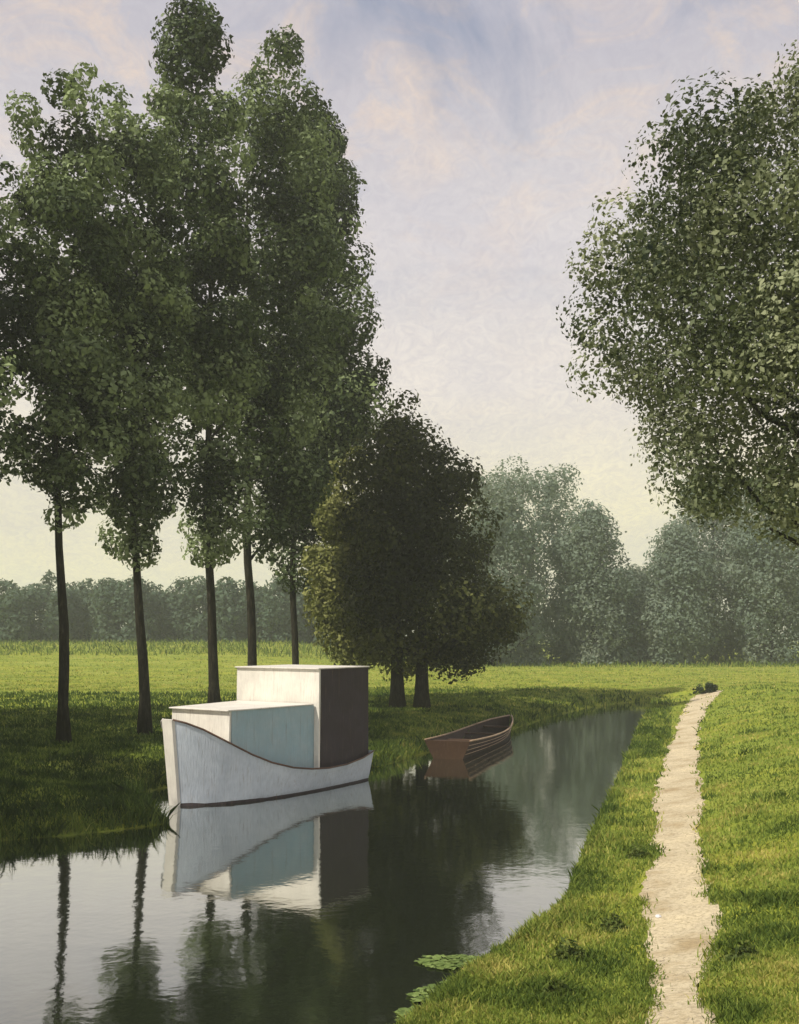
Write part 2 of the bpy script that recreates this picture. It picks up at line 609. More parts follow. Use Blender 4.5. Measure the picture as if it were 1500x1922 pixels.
NP_, NW = 420, 9
rl, rr = resample(pl, NP_), resample(pr, NP_)
jit = np.interp(np.arange(NP_), np.arange(0, NP_, 3), rng.normal(0, 0.045, len(np.arange(0, NP_, 3))))
jit2 = np.interp(np.arange(NP_), np.arange(0, NP_, 3), rng.normal(0, 0.045, len(np.arange(0, NP_, 3))))
ty = np.arange(NP_)
rl[:, 0] += jit + 0.05 * np.sin(ty * 0.21) + 0.04 * np.sin(ty * 0.083 + 1)
rr[:, 0] += jit2 + 0.05 * np.sin(ty * 0.17 + 2) + 0.04 * np.sin(ty * 0.067)
tt = np.linspace(0, 1, NW)[None, :, None]
pv = rl[:, None, :] * (1 - tt) + rr[:, None, :] * tt
edge = 4 * tt[..., 0] * (1 - tt[..., 0])
pz = terrain(pv[..., 0], pv[..., 1]) - 0.012 + 0.012 * np.clip(edge, 0, 0.6) / 0.6 + 0.004 * wob(pv[..., 0], pv[..., 1], 7, 2)
kk = (np.arange(NP_ - 1)[:, None] * NW + np.arange(NW - 1)[None, :])
tag(np_mesh('footpath', np.concatenate([pv, pz[..., None]], -1).reshape(-1, 3), 4, np.stack([kk, kk + 1, kk + NW + 1, kk + NW], -1).reshape(-1), M['path'], smooth=True),
    kind='structure', label='narrow worn sandy footpath along the right bank')
path_mid = (rl + rr) / 2
tg = np.gradient(path_mid, axis=0)
tg /= np.linalg.norm(tg, axis=1, keepdims=True)
path_hw = np.abs((rr - rl)[:, 0] * tg[:, 1] - (rr - rl)[:, 1] * tg[:, 0]) / 2


# ------------------------------------------------------------------ foliage
def leaf_cloud(C, Nrm, size, tint, aspect=0.62):
    """diamond leaves: centres C (n,3), rough normals, sizes (n,)"""
    n = len(C)
    Nn = Nrm / (np.linalg.norm(Nrm, axis=1, keepdims=True) + 1e-9)
    t = rng.normal(size=(n, 3))
    t -= (t * Nn).sum(1, keepdims=True) * Nn
    t /= np.linalg.norm(t, axis=1, keepdims=True) + 1e-9
    b = np.cross(Nn, t)
    s = size[:, None]
    V = np.stack([C - t * s * .5, C + b * s * .5 * aspect + Nn * s * 0.06, C + t * s * .5, C - b * s * .5 * aspect + Nn * s * 0.06], 1)
    return V.reshape(-1, 3), np.arange(4 * n), np.repeat(tint, 4)


def crown(rows, d, n_leaves, leaf, blob_r, n_blobs, depth=0.9, tint_mid=0.45, tint_sd=0.13, blob_sd=0.18, loose=0.12, origin=Vector((0, 0, 0)), squash=0.85, spread=1.0, wexp=1.6):
    """rows: (picture row, left, right) at distance d -> leaf volume turned round the crown's own axis.
    returns verts, idx, tint (relative to origin) and blob centres"""
    rows = sorted(rows)
    k = d / F
    ys = np.array([r[0] for r in rows], float)
    xl = np.array([r[1] for r in rows], float)
    xr = np.array([r[2] for r in rows], float)
    n_blobs, n_leaves = int(n_blobs * 1.35), int(n_leaves * 1.25)
    fine_y = np.linspace(ys[0], ys[-1], 400)
    wdt = np.interp(fine_y, ys, xr - xl)
    cdf = np.cumsum(wdt ** wexp)
    cdf /= cdf[-1]
    py = np.interp(rng.random(n_blobs), cdf, fine_y)
    cx = (np.interp(py, ys, xl) + np.interp(py, ys, xr)) / 2
    hw = np.interp(py, ys, xr - xl) / 2 * spread
    r = blob_r * rng.uniform(0.45, 1.4, n_blobs)
    r = np.minimum(r, hw * k * 0.8 + 0.05)
    ang = rng.uniform(0, 2 * np.pi, n_blobs)
    rad = rng.uniform(0.0, 1, n_blobs) ** 0.42
    rad_m = np.maximum(hw * k * 1.12 - r * 0.85, 0) * rad
    BX = (cx - 750) * k + rad_m * np.cos(ang)
    BY = d + rad_m * np.sin(ang) * depth
    BZ = EYE - (py - HY) * k
    ph = rng.uniform(0, 6.28, 3)
    sc_ = 1.15 / (blob_r * 2.2)
    grp = wob(BX * sc_ + ph[0], BZ * sc_ + ph[1], 1.0, ph[2]) + 0.5 * np.sin(BY * sc_ * 1.6 + ph[1])
    tb = np.clip(tint_mid + blob_sd * 0.95 * grp + rng.normal(0, blob_sd * 0.45, n_blobs), 0, 1)
    wgt = r ** 2
    which = rng.choice(n_blobs, n_leaves, p=wgt / wgt.sum())
    dirs = rng.normal(size=(n_leaves, 3))
    dirs /= np.linalg.norm(dirs, axis=1, keepdims=True)
    rr_ = r[which] * (0.62 + 0.38 * rng.random(n_leaves) ** 0.6 + np.minimum(np.abs(rng.normal(0, loose, n_leaves)), 1.6 * loose))
    C = np.stack([BX[which], BY[which], BZ[which]], 1) + dirs * rr_[:, None] * np.array([1, 1, squash])
    Nn = dirs + rng.normal(size=(n_leaves, 3)) * 0.55 + np.array([0, 0, 0.35])
    tint = np.clip(tb[which] + rng.normal(0, tint_sd, n_leaves), 0, 1)
    size = leaf * np.clip(rng.lognormal(-0.05, 0.32, n_leaves), 0.45, 2.0)
    C = C - np.array(origin)
    V, I, T = leaf_cloud(C, Nn, size, tint)
    blobs = np.stack([BX, BY, BZ], 1) - np.array(origin)
    return V, I, T, blobs, r


def build_tree(name, label, cat, trunk_px, base_py, d, rows, leaf_mat, n_leaves, leaf, blob_r, n_blobs, width, group=None, ground=None, bend=0.0, limbs=12, trunk_top=None, **kw):
    """trunk_px: (x at base, x at crown bottom)"""
    X0 = (trunk_px[0] - 750) / F * d
    z0 = (gz(X0, d) if ground is None else ground)
    org = Vector((X0, d, z0 - 0.05))
    root = empty(name, org)
    tag(root, label, cat, group)
    V, I, T, blobs, r = crown(rows, d, n_leaves, leaf, blob_r, n_blobs, origin=org, **kw)
    np_mesh('crown', V, 4, I, leaf_mat, root, attrs={'tint': ('POINT', T)})
    mb = MB()
    ys = [q[0] for q in rows]
    ztop = EYE - (min(ys) - HY) / F * d - org.z
    zbot = EYE - (max(ys) - HY) / F * d - org.z
    X1 = (trunk_px[1] - 750) / F * d - X0
    zt = zbot + (ztop - zbot) * (trunk_top or 0.72)
    pts, rads = [], []
    n = 14
    for i in range(n + 1):
        t = i / n
        z = zt * t
        f = min(1.0, z / max(zbot, 0.1))
        x = X1 * f + bend * math.sin(f * 3.0) + 0.045 * math.sin(9 * t + X0) + 0.02 * math.sin(23 * t + 2 * X0)
        pts.append((x, 0.05 * math.sin(5 * t), z))
        rads.append(width / 2 * (1.0 - 0.80 * t) * (1 + 0.6 * math.exp(-z / 0.25)) * (1 + 0.06 * math.sin(17 * t + X0)))
    mb.tube(pts, rads, 10)
    order = rng.choice(len(blobs), min(limbs, len(blobs)), replace=False)
    for b in order:
        p = Vector(blobs[b])
        zb = max(zbot * 1.0, min(zt * 0.95, p.z - 0.5 * math.hypot(p.x, p.y) - 0.2))
        i = min(n, max(1, int(zb / zt * n)))
        s = Vector(pts[i])
        m_ = s.lerp(p, 0.5) + Vector((0, 0, -0.12 * (p - s).length))
        rr0 = rads[i] * 0.5
        mb.tube([s, s.lerp(m_, .6), m_, p], [rr0, rr0 * .75, rr0 * .55, rr0 * .25], 6)
    mb.build('trunk', M['bark'], root, smooth=True)
    return root


ROW = 'tall slim trees in a row along the left bank'
row_kw = dict(tint_mid=0.46, blob_sd=0.52, tint_sd=0.11)
build_tree('tall_tree', 'dark leafy tree cut off by the left edge of the view, its trunk outside', 'tree', (-112, -100), 1405, 21.0,
           [(230, -120, -60), (350, -170, 10), (500, -200, 40), (700, -200, 62), (850, -180, 36), (930, -130, -50)], M['leaf_row'], 20000, 0.13, 0.55, 70, 0.28, ROW, **row_kw)
build_tree('tall_tree', 'leftmost full tree with bare dark trunk, its foliage reaching lowest over the left field', 'tree', (124, 104), 1400, 23.2,
           [(110, 85, 160), (160, 55, 205), (230, 25, 230), (300, 10, 235), (450, -2, 240), (600, -5, 245), (750, -5, 255), (850, 15, 235), (915, 48, 200), (960, 72, 165), (985, 92, 132)],
           M['leaf_row'], 30000, 0.125, 0.50, 95, 0.25, ROW, bend=0.03, **row_kw)
build_tree('tall_tree', 'second tree from the left with a leaning bare trunk just left of the white boat', 'tree', (272, 252), 1382, 25.4,
           [(150, 195, 300), (230, 170, 340), (350, 160, 350), (500, 150, 355), (700, 150, 355), (850, 162, 360), (950, 178, 355), (1015, 200, 325), (1060, 235, 280)],
           M['leaf_row'], 28000, 0.125, 0.52, 85, 0.27, ROW, bend=0.02, **row_kw)
build_tree('tall_tree', 'tallest tree of the row, trunk rising behind the pale foredeck of the boat', 'tree', (400, 392), 1358, 28.5,
           [(-4, 325, 385), (60, 296, 425), (150, 280, 450), (300, 262, 470), (500, 270, 490), (700, 290, 490), (900, 305, 480), (980, 325, 485), (1030, 350, 450), (1052, 378, 420)],
           M['leaf_row'], 34000, 0.14, 0.62, 100, 0.30, ROW, bend=0.02, **row_kw)
build_tree('tall_tree', 'tree with a thin trunk rising behind the white cabin top of the boat', 'tree', (472, 466), 1336, 32.5,
           [(75, 500, 560), (110, 470, 585), (160, 440, 600), (250, 425, 620), (400, 422, 635), (600, 420, 640), (800, 420, 620), (950, 425, 600), (1020, 435, 560), (1045, 450, 510)],
           M['leaf_row'], 34000, 0.15, 0.70, 100, 0.33, ROW, bend=0.05, **row_kw)
build_tree('tall_tree', 'farthest tree of the row, faint thin trunk, crown bulging right above the dark wheelhouse', 'tree', (556, 552), 1312, 38.5,
           [(205, 565, 622), (250, 545, 655), (300, 535, 662), (400, 530, 688), (550, 515, 688), (640, 515, 712), (720, 515, 752), (800, 508, 715), (900, 495, 655), (1000, 485, 625), (1080, 510, 605), (1118, 535, 580)],
           M['leaf_row'], 34000, 0.17, 0.85, 100, 0.30, ROW, **row_kw)

# broad twin-trunked tree
d2 = 34.5
Xt = (768 - 750) / F * d2
zt0 = gz(Xt, d2)
org = Vector((Xt, d2, zt0 - 0.05))
twin = tag(empty('broad_tree', org), 'broad pyramid-shaped dark olive tree standing on two thick trunks beside the canal', 'tree')
tw_rows = [(740, 745, 778), (790, 722, 802), (830, 705, 812), (862, 680, 862), (905, 668, 892), (955, 665, 872), (1005, 645, 908), (1055, 650, 900), (1105, 640, 945), (1150, 640, 962), (1195, 655, 925), (1225, 690, 945), (1262, 735, 930)]
V, I, T, blobs, r = crown(tw_rows, d2, 42000, 0.15, 0.78, 88, spread=1.10, loose=0.24, wexp=1.0, origin=org, tint_mid=0.40, blob_sd=0.30)
np_mesh('crown', V, 4, I, M['leaf_twin'], twin, attrs={'tint': ('POINT', T)})
for px, wdt, ln in ((746, 0.50, -0.3), (792, 0.50, 0.35)):
    mb = MB()
    bx = (px - 750) / F * d2 - Xt
    pts = [(bx + ln * (i / 12) ** 2 * 0.6, 0.25 * math.sin(i * 0.5), i / 12 * 6.5) for i in range(13)]
    rads = [wdt / 2 * (1 - 0.06 * i) * (1 + 0.35 * math.exp(-i * 1.2)) for i in range(13)]
    mb.tube(pts, rads, 12)
    for b in rng.choice(len(blobs), 14, replace=False):
        p = Vector(blobs[b])
        i = min(12, max(4, int(p.z / 6.5 * 9)))
        s = Vector(pts[i])
        m_ = s.lerp(p, .5) - Vector((0, 0, .3))
        mb.tube([s, m_, p], [rads[i] * .5, rads[i] * .35, rads[i] * .12], 6)
    mb.build('trunk', M['bark'], twin, smooth=True)

build_tree('olive_tree', 'lighter yellow-olive tree tucked against the left side of the broad dark tree', 'tree', (668, 664), 1325, 36.5,
           [(835, 650, 700), (900, 615, 715), (960, 600, 715), (1010, 582, 725), (1080, 568, 735), (1150, 575, 740), (1205, 600, 735), (1235, 630, 715)],
           M['leaf_olive'], 22000, 0.15, 0.62, 80, 0.20, None, tint_mid=0.55, blob_sd=0.2)

# big tree leaning in from the right, trunk just outside
build_tree('spreading_tree', 'large loose olive tree hanging over the path from the right edge', 'tree', (1600, 1590), 1560, 14.5,
           [(135, 1475, 1640), (180, 1410, 1660), (240, 1300, 1700), (300, 1205, 1760), (360, 1165, 1780), (430, 1150, 1790), (500, 1112, 1810), (600, 1105, 1810), (690, 1100, 1820), (735, 1125, 1810), (770, 1150, 1810),
            (795, 1215, 1790), (840, 1232, 1760), (900, 1222, 1720), (940, 1245, 1700), (965, 1345, 1660), (1000, 1380, 1600)],
           M['leaf_right'], 74000, 0.072, 0.40, 230, 0.42, None, tint_mid=0.62, blob_sd=0.36, loose=0.30, depth=0.85, limbs=9, wexp=1.2)

# ------------------------------------------------------------------ misty trees beyond the meadow
FARG = 'misty trees behind the meadow'
far = [
    ('far_tree', 'misty far tree right behind the broad dark tree, with a low brownish crown', 915, 84, [(905, 885, 945), (960, 850, 985), (1050, 830, 1000), (1150, 830, 1020), (1248, 840, 1015)]),
    ('far_tree', 'tallest misty dome-shaped tree left of the bright gap in the far wood', 1000, 92, [(872, 960, 1045), (910, 915, 1090), (980, 890, 1120), (1080, 890, 1130), (1180, 885, 1130), (1245, 890, 1130)]),
    ('far_tree', 'lower misty tree directly under the left side of the bright sky gap', 1115, 86, [(950, 1085, 1115), (990, 1055, 1140), (1050, 1040, 1165), (1110, 1035, 1180), (1170, 1035, 1195), (1248, 1035, 1190)]),
    ('far_tree', 'low misty tree at the bottom of the bright sky gap', 1200, 94, [(1075, 1180, 1212), (1110, 1155, 1240), (1165, 1135, 1262), (1240, 1140, 1260)]),
    ('far_tree', 'misty tree on the right slope of the bright sky gap', 1265, 86, [(985, 1255, 1285), (1030, 1235, 1315), (1100, 1212, 1335), (1180, 1200, 1335), (1246, 1220, 1310)]),
    ('far_tree', 'tall pale green misty tree under the hanging branches on the right', 1340, 91, [(880, 1310, 1372), (920, 1275, 1410), (1000, 1255, 1435), (1100, 1250, 1440), (1240, 1270, 1420)]),
    ('far_tree', 'misty tree at the far right edge of the view', 1450, 86, [(925, 1420, 1480), (970, 1385, 1520), (1060, 1365, 1540), (1160, 1365, 1540), (1246, 1385, 1520)]),
    ('far_tree', 'misty tree half cut off by the right edge behind the meadow', 1560, 92, [(900, 1530, 1590), (960, 1490, 1640), (1080, 1470, 1660), (1242, 1490, 1640)]),
]
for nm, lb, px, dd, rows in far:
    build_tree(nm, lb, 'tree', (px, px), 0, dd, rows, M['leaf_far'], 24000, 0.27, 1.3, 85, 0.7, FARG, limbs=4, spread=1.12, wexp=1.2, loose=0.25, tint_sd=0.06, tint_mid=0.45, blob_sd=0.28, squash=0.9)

# distant wood beyond the left field: reads as one dark mass
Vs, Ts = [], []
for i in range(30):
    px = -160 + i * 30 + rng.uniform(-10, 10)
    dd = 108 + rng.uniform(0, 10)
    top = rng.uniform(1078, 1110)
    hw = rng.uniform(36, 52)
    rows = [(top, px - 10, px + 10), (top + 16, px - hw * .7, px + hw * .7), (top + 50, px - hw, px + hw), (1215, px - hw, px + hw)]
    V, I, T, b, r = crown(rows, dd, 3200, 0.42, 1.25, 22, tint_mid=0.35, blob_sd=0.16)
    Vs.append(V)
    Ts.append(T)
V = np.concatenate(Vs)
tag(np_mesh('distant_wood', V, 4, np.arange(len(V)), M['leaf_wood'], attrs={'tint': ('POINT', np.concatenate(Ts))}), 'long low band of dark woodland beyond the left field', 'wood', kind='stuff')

# ------------------------------------------------------------------ trees outside the left edge, whose shade lies on the left bank
SHG = 'trees just outside the left edge shading the bank'
for (X, Y, h, hw) in ((-11.6, 12.0, 10.2, 2.5), (-12.4, 15.8, 10.8, 2.5), (-13.4, 20.0, 11.8, 2.7), (-15.0, 24.5, 13.5, 2.9), (-17.0, 28.3, 16.0, 3.1)):
    k = F / Y
    px = 750 + X * k
    rows = [(HY - (h - EYE) * k, px - 1.0 * k, px + 1.0 * k), (HY - (h * .86 - EYE) * k, px - hw * .9 * k, px + hw * .9 * k),
            (HY - (h * .5 - EYE) * k, px - hw * k, px + hw * k), (HY - (1.5 - EYE) * k, px - hw * .7 * k, px + hw * .7 * k)]
    build_tree('bank_tree', 'leafy tree just outside the left edge of the view shading the left bank', 'tree', (px, px), 0, Y, rows, M['leaf_row'], 12000, 0.2, 0.75, 70, 0.3, SHG, limbs=6, **row_kw)

# small dark bush at the head of the path
b0 = at_ground(1326, 1301)
k = F / b0.y
build_tree('small_bush', 'tiny dark bush beside the far end of the footpath', 'bush', (1326, 1326), 0, b0.y,
           [(1283, 1320, 1334), (1288, 1310, 1344), (1295, 1304, 1348), (1301, 1304, 1348)], M['leaf_row'], 600, 0.11, 0.17, 16, 0.06, None, limbs=4, tint_mid=0.3)

# ------------------------------------------------------------------ motor boat
bo = at(328, 1512, 0)
TH = math.radians(57)
boat = tag(empty('cabin_boat', (bo.x, bo.y, 0), TH), 'pale blue-grey cabin boat with white cabin front and dark wheelhouse, moored at the left bank', 'boat')
S = [0.0, 0.12, 0.30, 0.6, 1.0, 1.4, 1.9, 2.4, 2.9, 3.5, 4.1, 4.55]
HB = [0.10, 0.27, 0.46, 0.68, 0.86, 0.97, 1.06, 1.11, 1.13, 1.13, 1.11, 1.07]
SH = [1.54, 1.48, 1.36, 1.13, 0.87, 0.69, 0.55, 0.475, 0.44, 0.45, 0.52, 0.62]
LV = [(-0.35, 0.55), (-0.12, 0.86), (0.0, 0.95), (0.10, 0.98), (0.5, 1.03), (1.0, 1.09)]   # height (fraction of sheer above water), beam factor


def hull_pt(i, side, lv):
    h, bf = LV[lv]
    z = h if h <= 0.1 else 0.10 + (SH[i] - 0.10) * ((h - 0.10) / 0.9)
    rake = -0.16 * max(0.0, z) / 1.5 * max(0, 1 - S[i] / 1.2)
    return Vector((S[i] + rake, side * HB[i] * bf, z))


def hull_side(side, lv0, lv1):
    mb = MB()
    n = len(S)
    for lv in range(lv0, lv1 + 1):
        for i in range(n):
            mb.v.append(tuple(hull_pt(i, side, lv)))
    for lv in range(lv1 - lv0):
        for i in range(n - 1):
            a = lv * n + i
            mb.f.append((a, a + 1, a + n + 1, a + n))
    return mb


hull = MB()
for side in (-1, 1):
    h = hull_side(side, 0, 5)
    b = len(hull.v)
    hull.v += h.v
    hull.f += [tuple(b + q for q in f) for f in h.f]
nS, nL = len(S), len(LV)
half = nS * nL
for lv in range(nL - 1):        # stem plate and transom
    a, c = lv * nS, half + lv * nS
    hull.f.append((a, c, c + nS, a + nS))
    a, c = lv * nS + nS - 1, half + lv * nS + nS - 1
    hull.f.append((a, c, c + nS, a + nS))
for i in range(nS - 1):         # bottom
    hull.f.append((i, i + 1, half + i + 1, half + i))
ho = hull.build('hull', M['hull'], boat, smooth=False)
bmw = bmesh.new()
bmw.from_mesh(ho.data)
bmesh.ops.remove_doubles(bmw, verts=bmw.verts, dist=1e-4)
bmesh.ops.recalc_face_normals(bmw, faces=bmw.faces)
bmw.to_mesh(ho.data)
bmw.free()
for p in ho.data.polygons:
    p.use_smooth = True
ho.data.set_sharp_from_angle(angle=math.radians(28))
# stem band: cream painted plate up the bow
mb = MB()
for lv in range(2, 6):
    for side in (-1, 1):
        p = hull_pt(0, side, lv)
        mb.v.append((p.x - 0.03, side * (HB[0] * LV[lv][1] + 0.012), p.z))
        mb.v.append((p.x + 0.06, side * (HB[0] * LV[lv][1] + 0.045), p.z))
for lv in range(3):
    a = lv * 4
    mb.f += [(a + 1, a, a + 4, a + 5), (a, a + 2, a + 6, a + 4), (a + 2, a + 3, a + 7, a + 6)]
mb.f.append((12, 13, 15, 14))
mb.build('stem_plate', M['white'], boat)
# dark waterline band just proud of the hull
for side in (-1, 1):
    mb = MB()
    n = len(S)
    for z, off in ((-0.06, 0.012), (0.045, 0.012)):
        for i in range(n):
            p = hull_pt(i, side, 2)
            mb.v.append((p.x, p.y + side * off + (side * .012 * z), z + 0.012 * math.sin(i * 2.1)))
    for i in range(n - 1):
        mb.f.append((i, i + 1, n + i + 1, n + i))
    mb.build('waterline_band', M['dark'], boat)
# rub rail along the sheer
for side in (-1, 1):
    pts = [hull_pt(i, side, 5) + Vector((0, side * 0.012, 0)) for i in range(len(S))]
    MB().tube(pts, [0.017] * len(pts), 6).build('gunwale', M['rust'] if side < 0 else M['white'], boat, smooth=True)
# deck
mb = MB()
for i in range(len(S)):
    for side in (-1, 1):
        p = hull_pt(i, side, 5)
        mb.v.append((p.x + (0.03 if i == 0 else 0), p.y - side * 0.03, p.z - 0.10))
for i in range(len(S) - 1):
    mb.f.append((2 * i, 2 * i + 2, 2 * i + 3, 2 * i + 1))
mb.build('deck', M['deck'], boat)

CF, CB = 0.62, 2.78          # fore cabin front, back
fw, bw = 0.72, 0.96          # its half widths
CZ = 1.66
WB = 4.44
ww = 1.07
WZ = 2.36


def dk(s):
    return float(np.interp(s, S, SH)) - 0.12


cab = empty('cabin', (0, 0, 0))
cab.parent = boat
fz = dk(CF)
MB().slab([(CF, -fw, fz), (CF, fw, fz)], [(CF + .02, -fw, CZ), (CF + .02, fw, CZ)], 0.05, (1, 0, 0)).build('front_panel', M['white'], cab, bevel=0.006)
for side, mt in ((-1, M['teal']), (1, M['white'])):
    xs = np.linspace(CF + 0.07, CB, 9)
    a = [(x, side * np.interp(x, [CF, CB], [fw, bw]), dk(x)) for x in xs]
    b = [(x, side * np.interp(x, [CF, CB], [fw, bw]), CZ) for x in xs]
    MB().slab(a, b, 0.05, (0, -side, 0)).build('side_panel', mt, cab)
mb = MB()
o_ = 0.02
for z in (CZ + .002, CZ + 0.028):
    mb.v += [(CF - .05, -fw - o_, z), (CB - .02, -bw - o_, z), (CB - .02, bw + o_, z), (CF - .05, fw + o_, z)]
mb.f = [(3, 2, 1, 0), (4, 5, 6, 7), (0, 1, 5, 4), (1, 2, 6, 5), (2, 3, 7, 6), (3, 0, 4, 7)]
mb.build('roof', M['white'], cab, bevel=0.012)

wh = empty('wheelhouse', (0, 0, 0))
wh.parent = boat
MB().slab([(CB, -ww, dk(CB) + .0), (CB, ww, dk(CB))], [(CB + .03, -ww, WZ), (CB + .03, ww, WZ)], 0.05, (1, 0, 0)).build('front_panel', M['white'], wh, bevel=0.006)
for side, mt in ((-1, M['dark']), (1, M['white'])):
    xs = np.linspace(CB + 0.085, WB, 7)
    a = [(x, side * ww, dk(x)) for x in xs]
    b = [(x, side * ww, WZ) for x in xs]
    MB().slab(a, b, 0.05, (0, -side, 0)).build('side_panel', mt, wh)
MB().slab([(WB, -ww, dk(WB)), (WB, ww, dk(WB))], [(WB, -ww, WZ), (WB, ww, WZ)], 0.05, (1, 0, 0)).build('back_panel', M['dark'], wh)
mb = MB()
mb.box((CB - 0.02, -ww - 0.02, WZ + .002), (WB + 0.07, ww + 0.02, WZ + 0.026))
mb.build('roof', M['white'], wh, bevel=0.008)

# ------------------------------------------------------------------ brown rowing boat
q0, q1 = at(842, 1424, 0), Vector((3.42, 31.6, 0))
dirv = (q1 - q0)
ln = dirv.length
rb = tag(empty('rowing_boat', q0, math.atan2(dirv.y, dirv.x)), 'small dark brown wooden rowing boat with a paler square stern, lying behind the cabin boat', 'boat')
RS = np.linspace(0, 1, 13)


def rw_half(t):
    return 0.58 * (0.93 + 0.25 * math.sin(math.pi * min(1, t * 1.1)) * 0.6) * (1 - max(0, (t - 0.45) / 0.55) ** 2.2) + 0.012


def rw_sheer(t):
    return 0.45 - 0.08 * math.sin(math.pi * min(1.0, t * 1.2)) + 0.20 * max(0, t - 0.5) ** 1.5


def rw_pt(t, side, k):
    """k 0 keel .. 1 sheer"""
    hb, sh = rw_half(t), rw_sheer(t)
    ybase = 0.55 + 0.45 * k ** 0.7
    return Vector((t * ln + 0.20 * (k) * (t > .5) * (t - .5) * 2 - 0.10 * k * (1 - t) ** 4, side * hb * ybase * (0.86 + 0.14 * k), -0.12 + (sh + 0.12) * k))


NK = 5
mb = MB()
for side in (-1, 1):
    for k in range(NK + 1):
        for t in RS:
            mb.v.append(tuple(rw_pt(t, side, k / NK * 0.97) * 1.0))
n = len(RS)
hf = n * (NK + 1)
for s in range(2):
    for k in range(NK):
        for i in range(n - 1):
            a = s * hf + k * n + i
            mb.f.append((a, a + 1, a + n + 1, a + n))
for i in range(n - 1):
    mb.f.append((i, i + 1, hf + i + 1, hf + i))
mb.build('hull', M['wood'], rb, smooth=True)
for side in (-1, 1):                  # lapped planks outside the hull
    for k in range(NK):
        mb = MB()
        a, b, c, d_ = [], [], [], []
        for t in RS:
            lo = rw_pt(t, side, k / NK + 0.005)
            hi = rw_pt(t, side, (k + 1) / NK - 0.01)
            a.append(lo + Vector((0, side * 0.030, 0)))
            b.append(hi + Vector((0, side * 0.012, 0)))
        pk = mb.slab(a, b, 0.010, (0, -side, 0)).build('plank', M['wood'], rb)
        if k >= 2:                    # highlight along the plank's lower edge, painted as a pale strip
            MB().tube([p + Vector((0, side * 0.004, 0.004)) for p in a], [0.009] * n, 5).build('highlight_edge', M['wood_edge'], pk, smooth=True)
    pts = [rw_pt(t, side, 1.0) + Vector((0, side * 0.02, 0.01)) for t in RS]
    MB().tube(pts, [0.024] * n, 6).build('gunwale', M['wood_edge'], rb, smooth=True)
mb = MB()
a = [rw_pt(0, s_, k / 4) for k in range(5) for s_ in (-1,)]
b = [rw_pt(0, s_, k / 4) for k in range(5) for s_ in (1,)]
mb.slab([p + Vector((-.035, -0.03, 0)) for p in a], [p + Vector((-.035, 0.03, 0)) for p in b], 0.04, (1, 0, 0))
mb.build('transom', M['wood_pale'], rb)
for t in (0.28, 0.55, 0.76):
    x = t * ln
    hb = rw_half(t) * 0.93
    MB().box((x - .12, -hb, rw_sheer(t) - 0.14), (x + .12, hb, rw_sheer(t) - 0.10)).build('thwart', M['wood_pale'], rb, bevel=0.006)
MB().box((0.02, -rw_half(0.0) * .93, rw_sheer(0) - 0.09), (0.55, rw_half(0.0) * .93, rw_sheer(0) - 0.05)).build('stern_seat', M['wood_pale'], rb, bevel=0.006)

# ------------------------------------------------------------------ grass blades (uncountable)
def scatter(n, px_lo, px_hi, d_lo, d_hi, power=1.0):
    u = rng.random(n)
    d = 1.0 / (1 / d_lo + (1 / d_hi - 1 / d_lo) * u)          # even per picture row
    px = rng.uniform(px_lo, px_hi, n)
    return (px - 750) / F * d, d


def path_dist(X, Y):
    d = pl_dist(X, Y, path_mid[::12])
    return d - np.interp(Y, path_mid[:, 1], path_hw) * 0.97


def grass(n, px_lo, px_hi, d_lo, d_hi, h0, w0, shift=0.0, edge=None):
    X, Y = scatter(n, px_lo, px_hi, d_lo, d_hi)
    keep = ~inside(X, Y)
    X, Y = X[keep], Y[keep]
    keep = path_dist(X, Y) > rng.normal(0.0, 0.055, len(X)) + 0.05 * np.sin(Y * 5.1) * np.sin(X * 3 + Y * 1.7)
    X, Y = X[keep], Y[keep]
    Z = terrain(X, Y)
    s = np.minimum(pl_dist(X, Y, L), pl_dist(X, Y, R))
    if edge:
        k_ = s < abs(edge) * rng.uniform(0.2, 1, len(s))
        if edge < 0:
            k_ &= pl_dist(X, Y, L) < pl_dist(X, Y, R)
        X, Y, Z, s = X[k_], Y[k_], Z[k_], s[k_]
    m = len(X)
    patch = wob(X, Y, 0.9, 0.7) * 0.6 + wob(X, Y, 2.6, 1.9) * 0.6
    clump = np.clip(wob(X, Y, 1.9, 3.1), 0, 1)
    h = h0 * rng.uniform(0.4, 1.4, m) * (1 + 1.2 * clump) * (1 + 0.8 * np.exp(-s / 0.35)) * (Y / d_lo) ** 0.25
    wd = w0 * (Y / d_lo) ** 0.85 * rng.uniform(0.7, 1.3, m)
    an = rng.uniform(0, 2 * np.pi, m)
    side = np.stack([np.cos(an), np.sin(an), 0 * an], 1)
    lean = rng.normal(0, 0.42, (m, 2)) * h[:, None]
    B = np.stack([X, Y, Z - 0.01], 1)
    tip = B + np.stack([lean[:, 0], lean[:, 1], h], 1)
    midp = B + np.stack([lean[:, 0] * .35, lean[:, 1] * .35, h * .6], 1)
    V = np.stack([B - side * wd[:, None] / 2, B + side * wd[:, None] / 2, midp + side * wd[:, None] * .38, tip, midp - side * wd[:, None] * .38], 1)
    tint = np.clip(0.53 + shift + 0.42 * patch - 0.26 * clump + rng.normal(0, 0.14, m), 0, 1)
    return V.reshape(-1, 3), np.repeat(tint, 5)


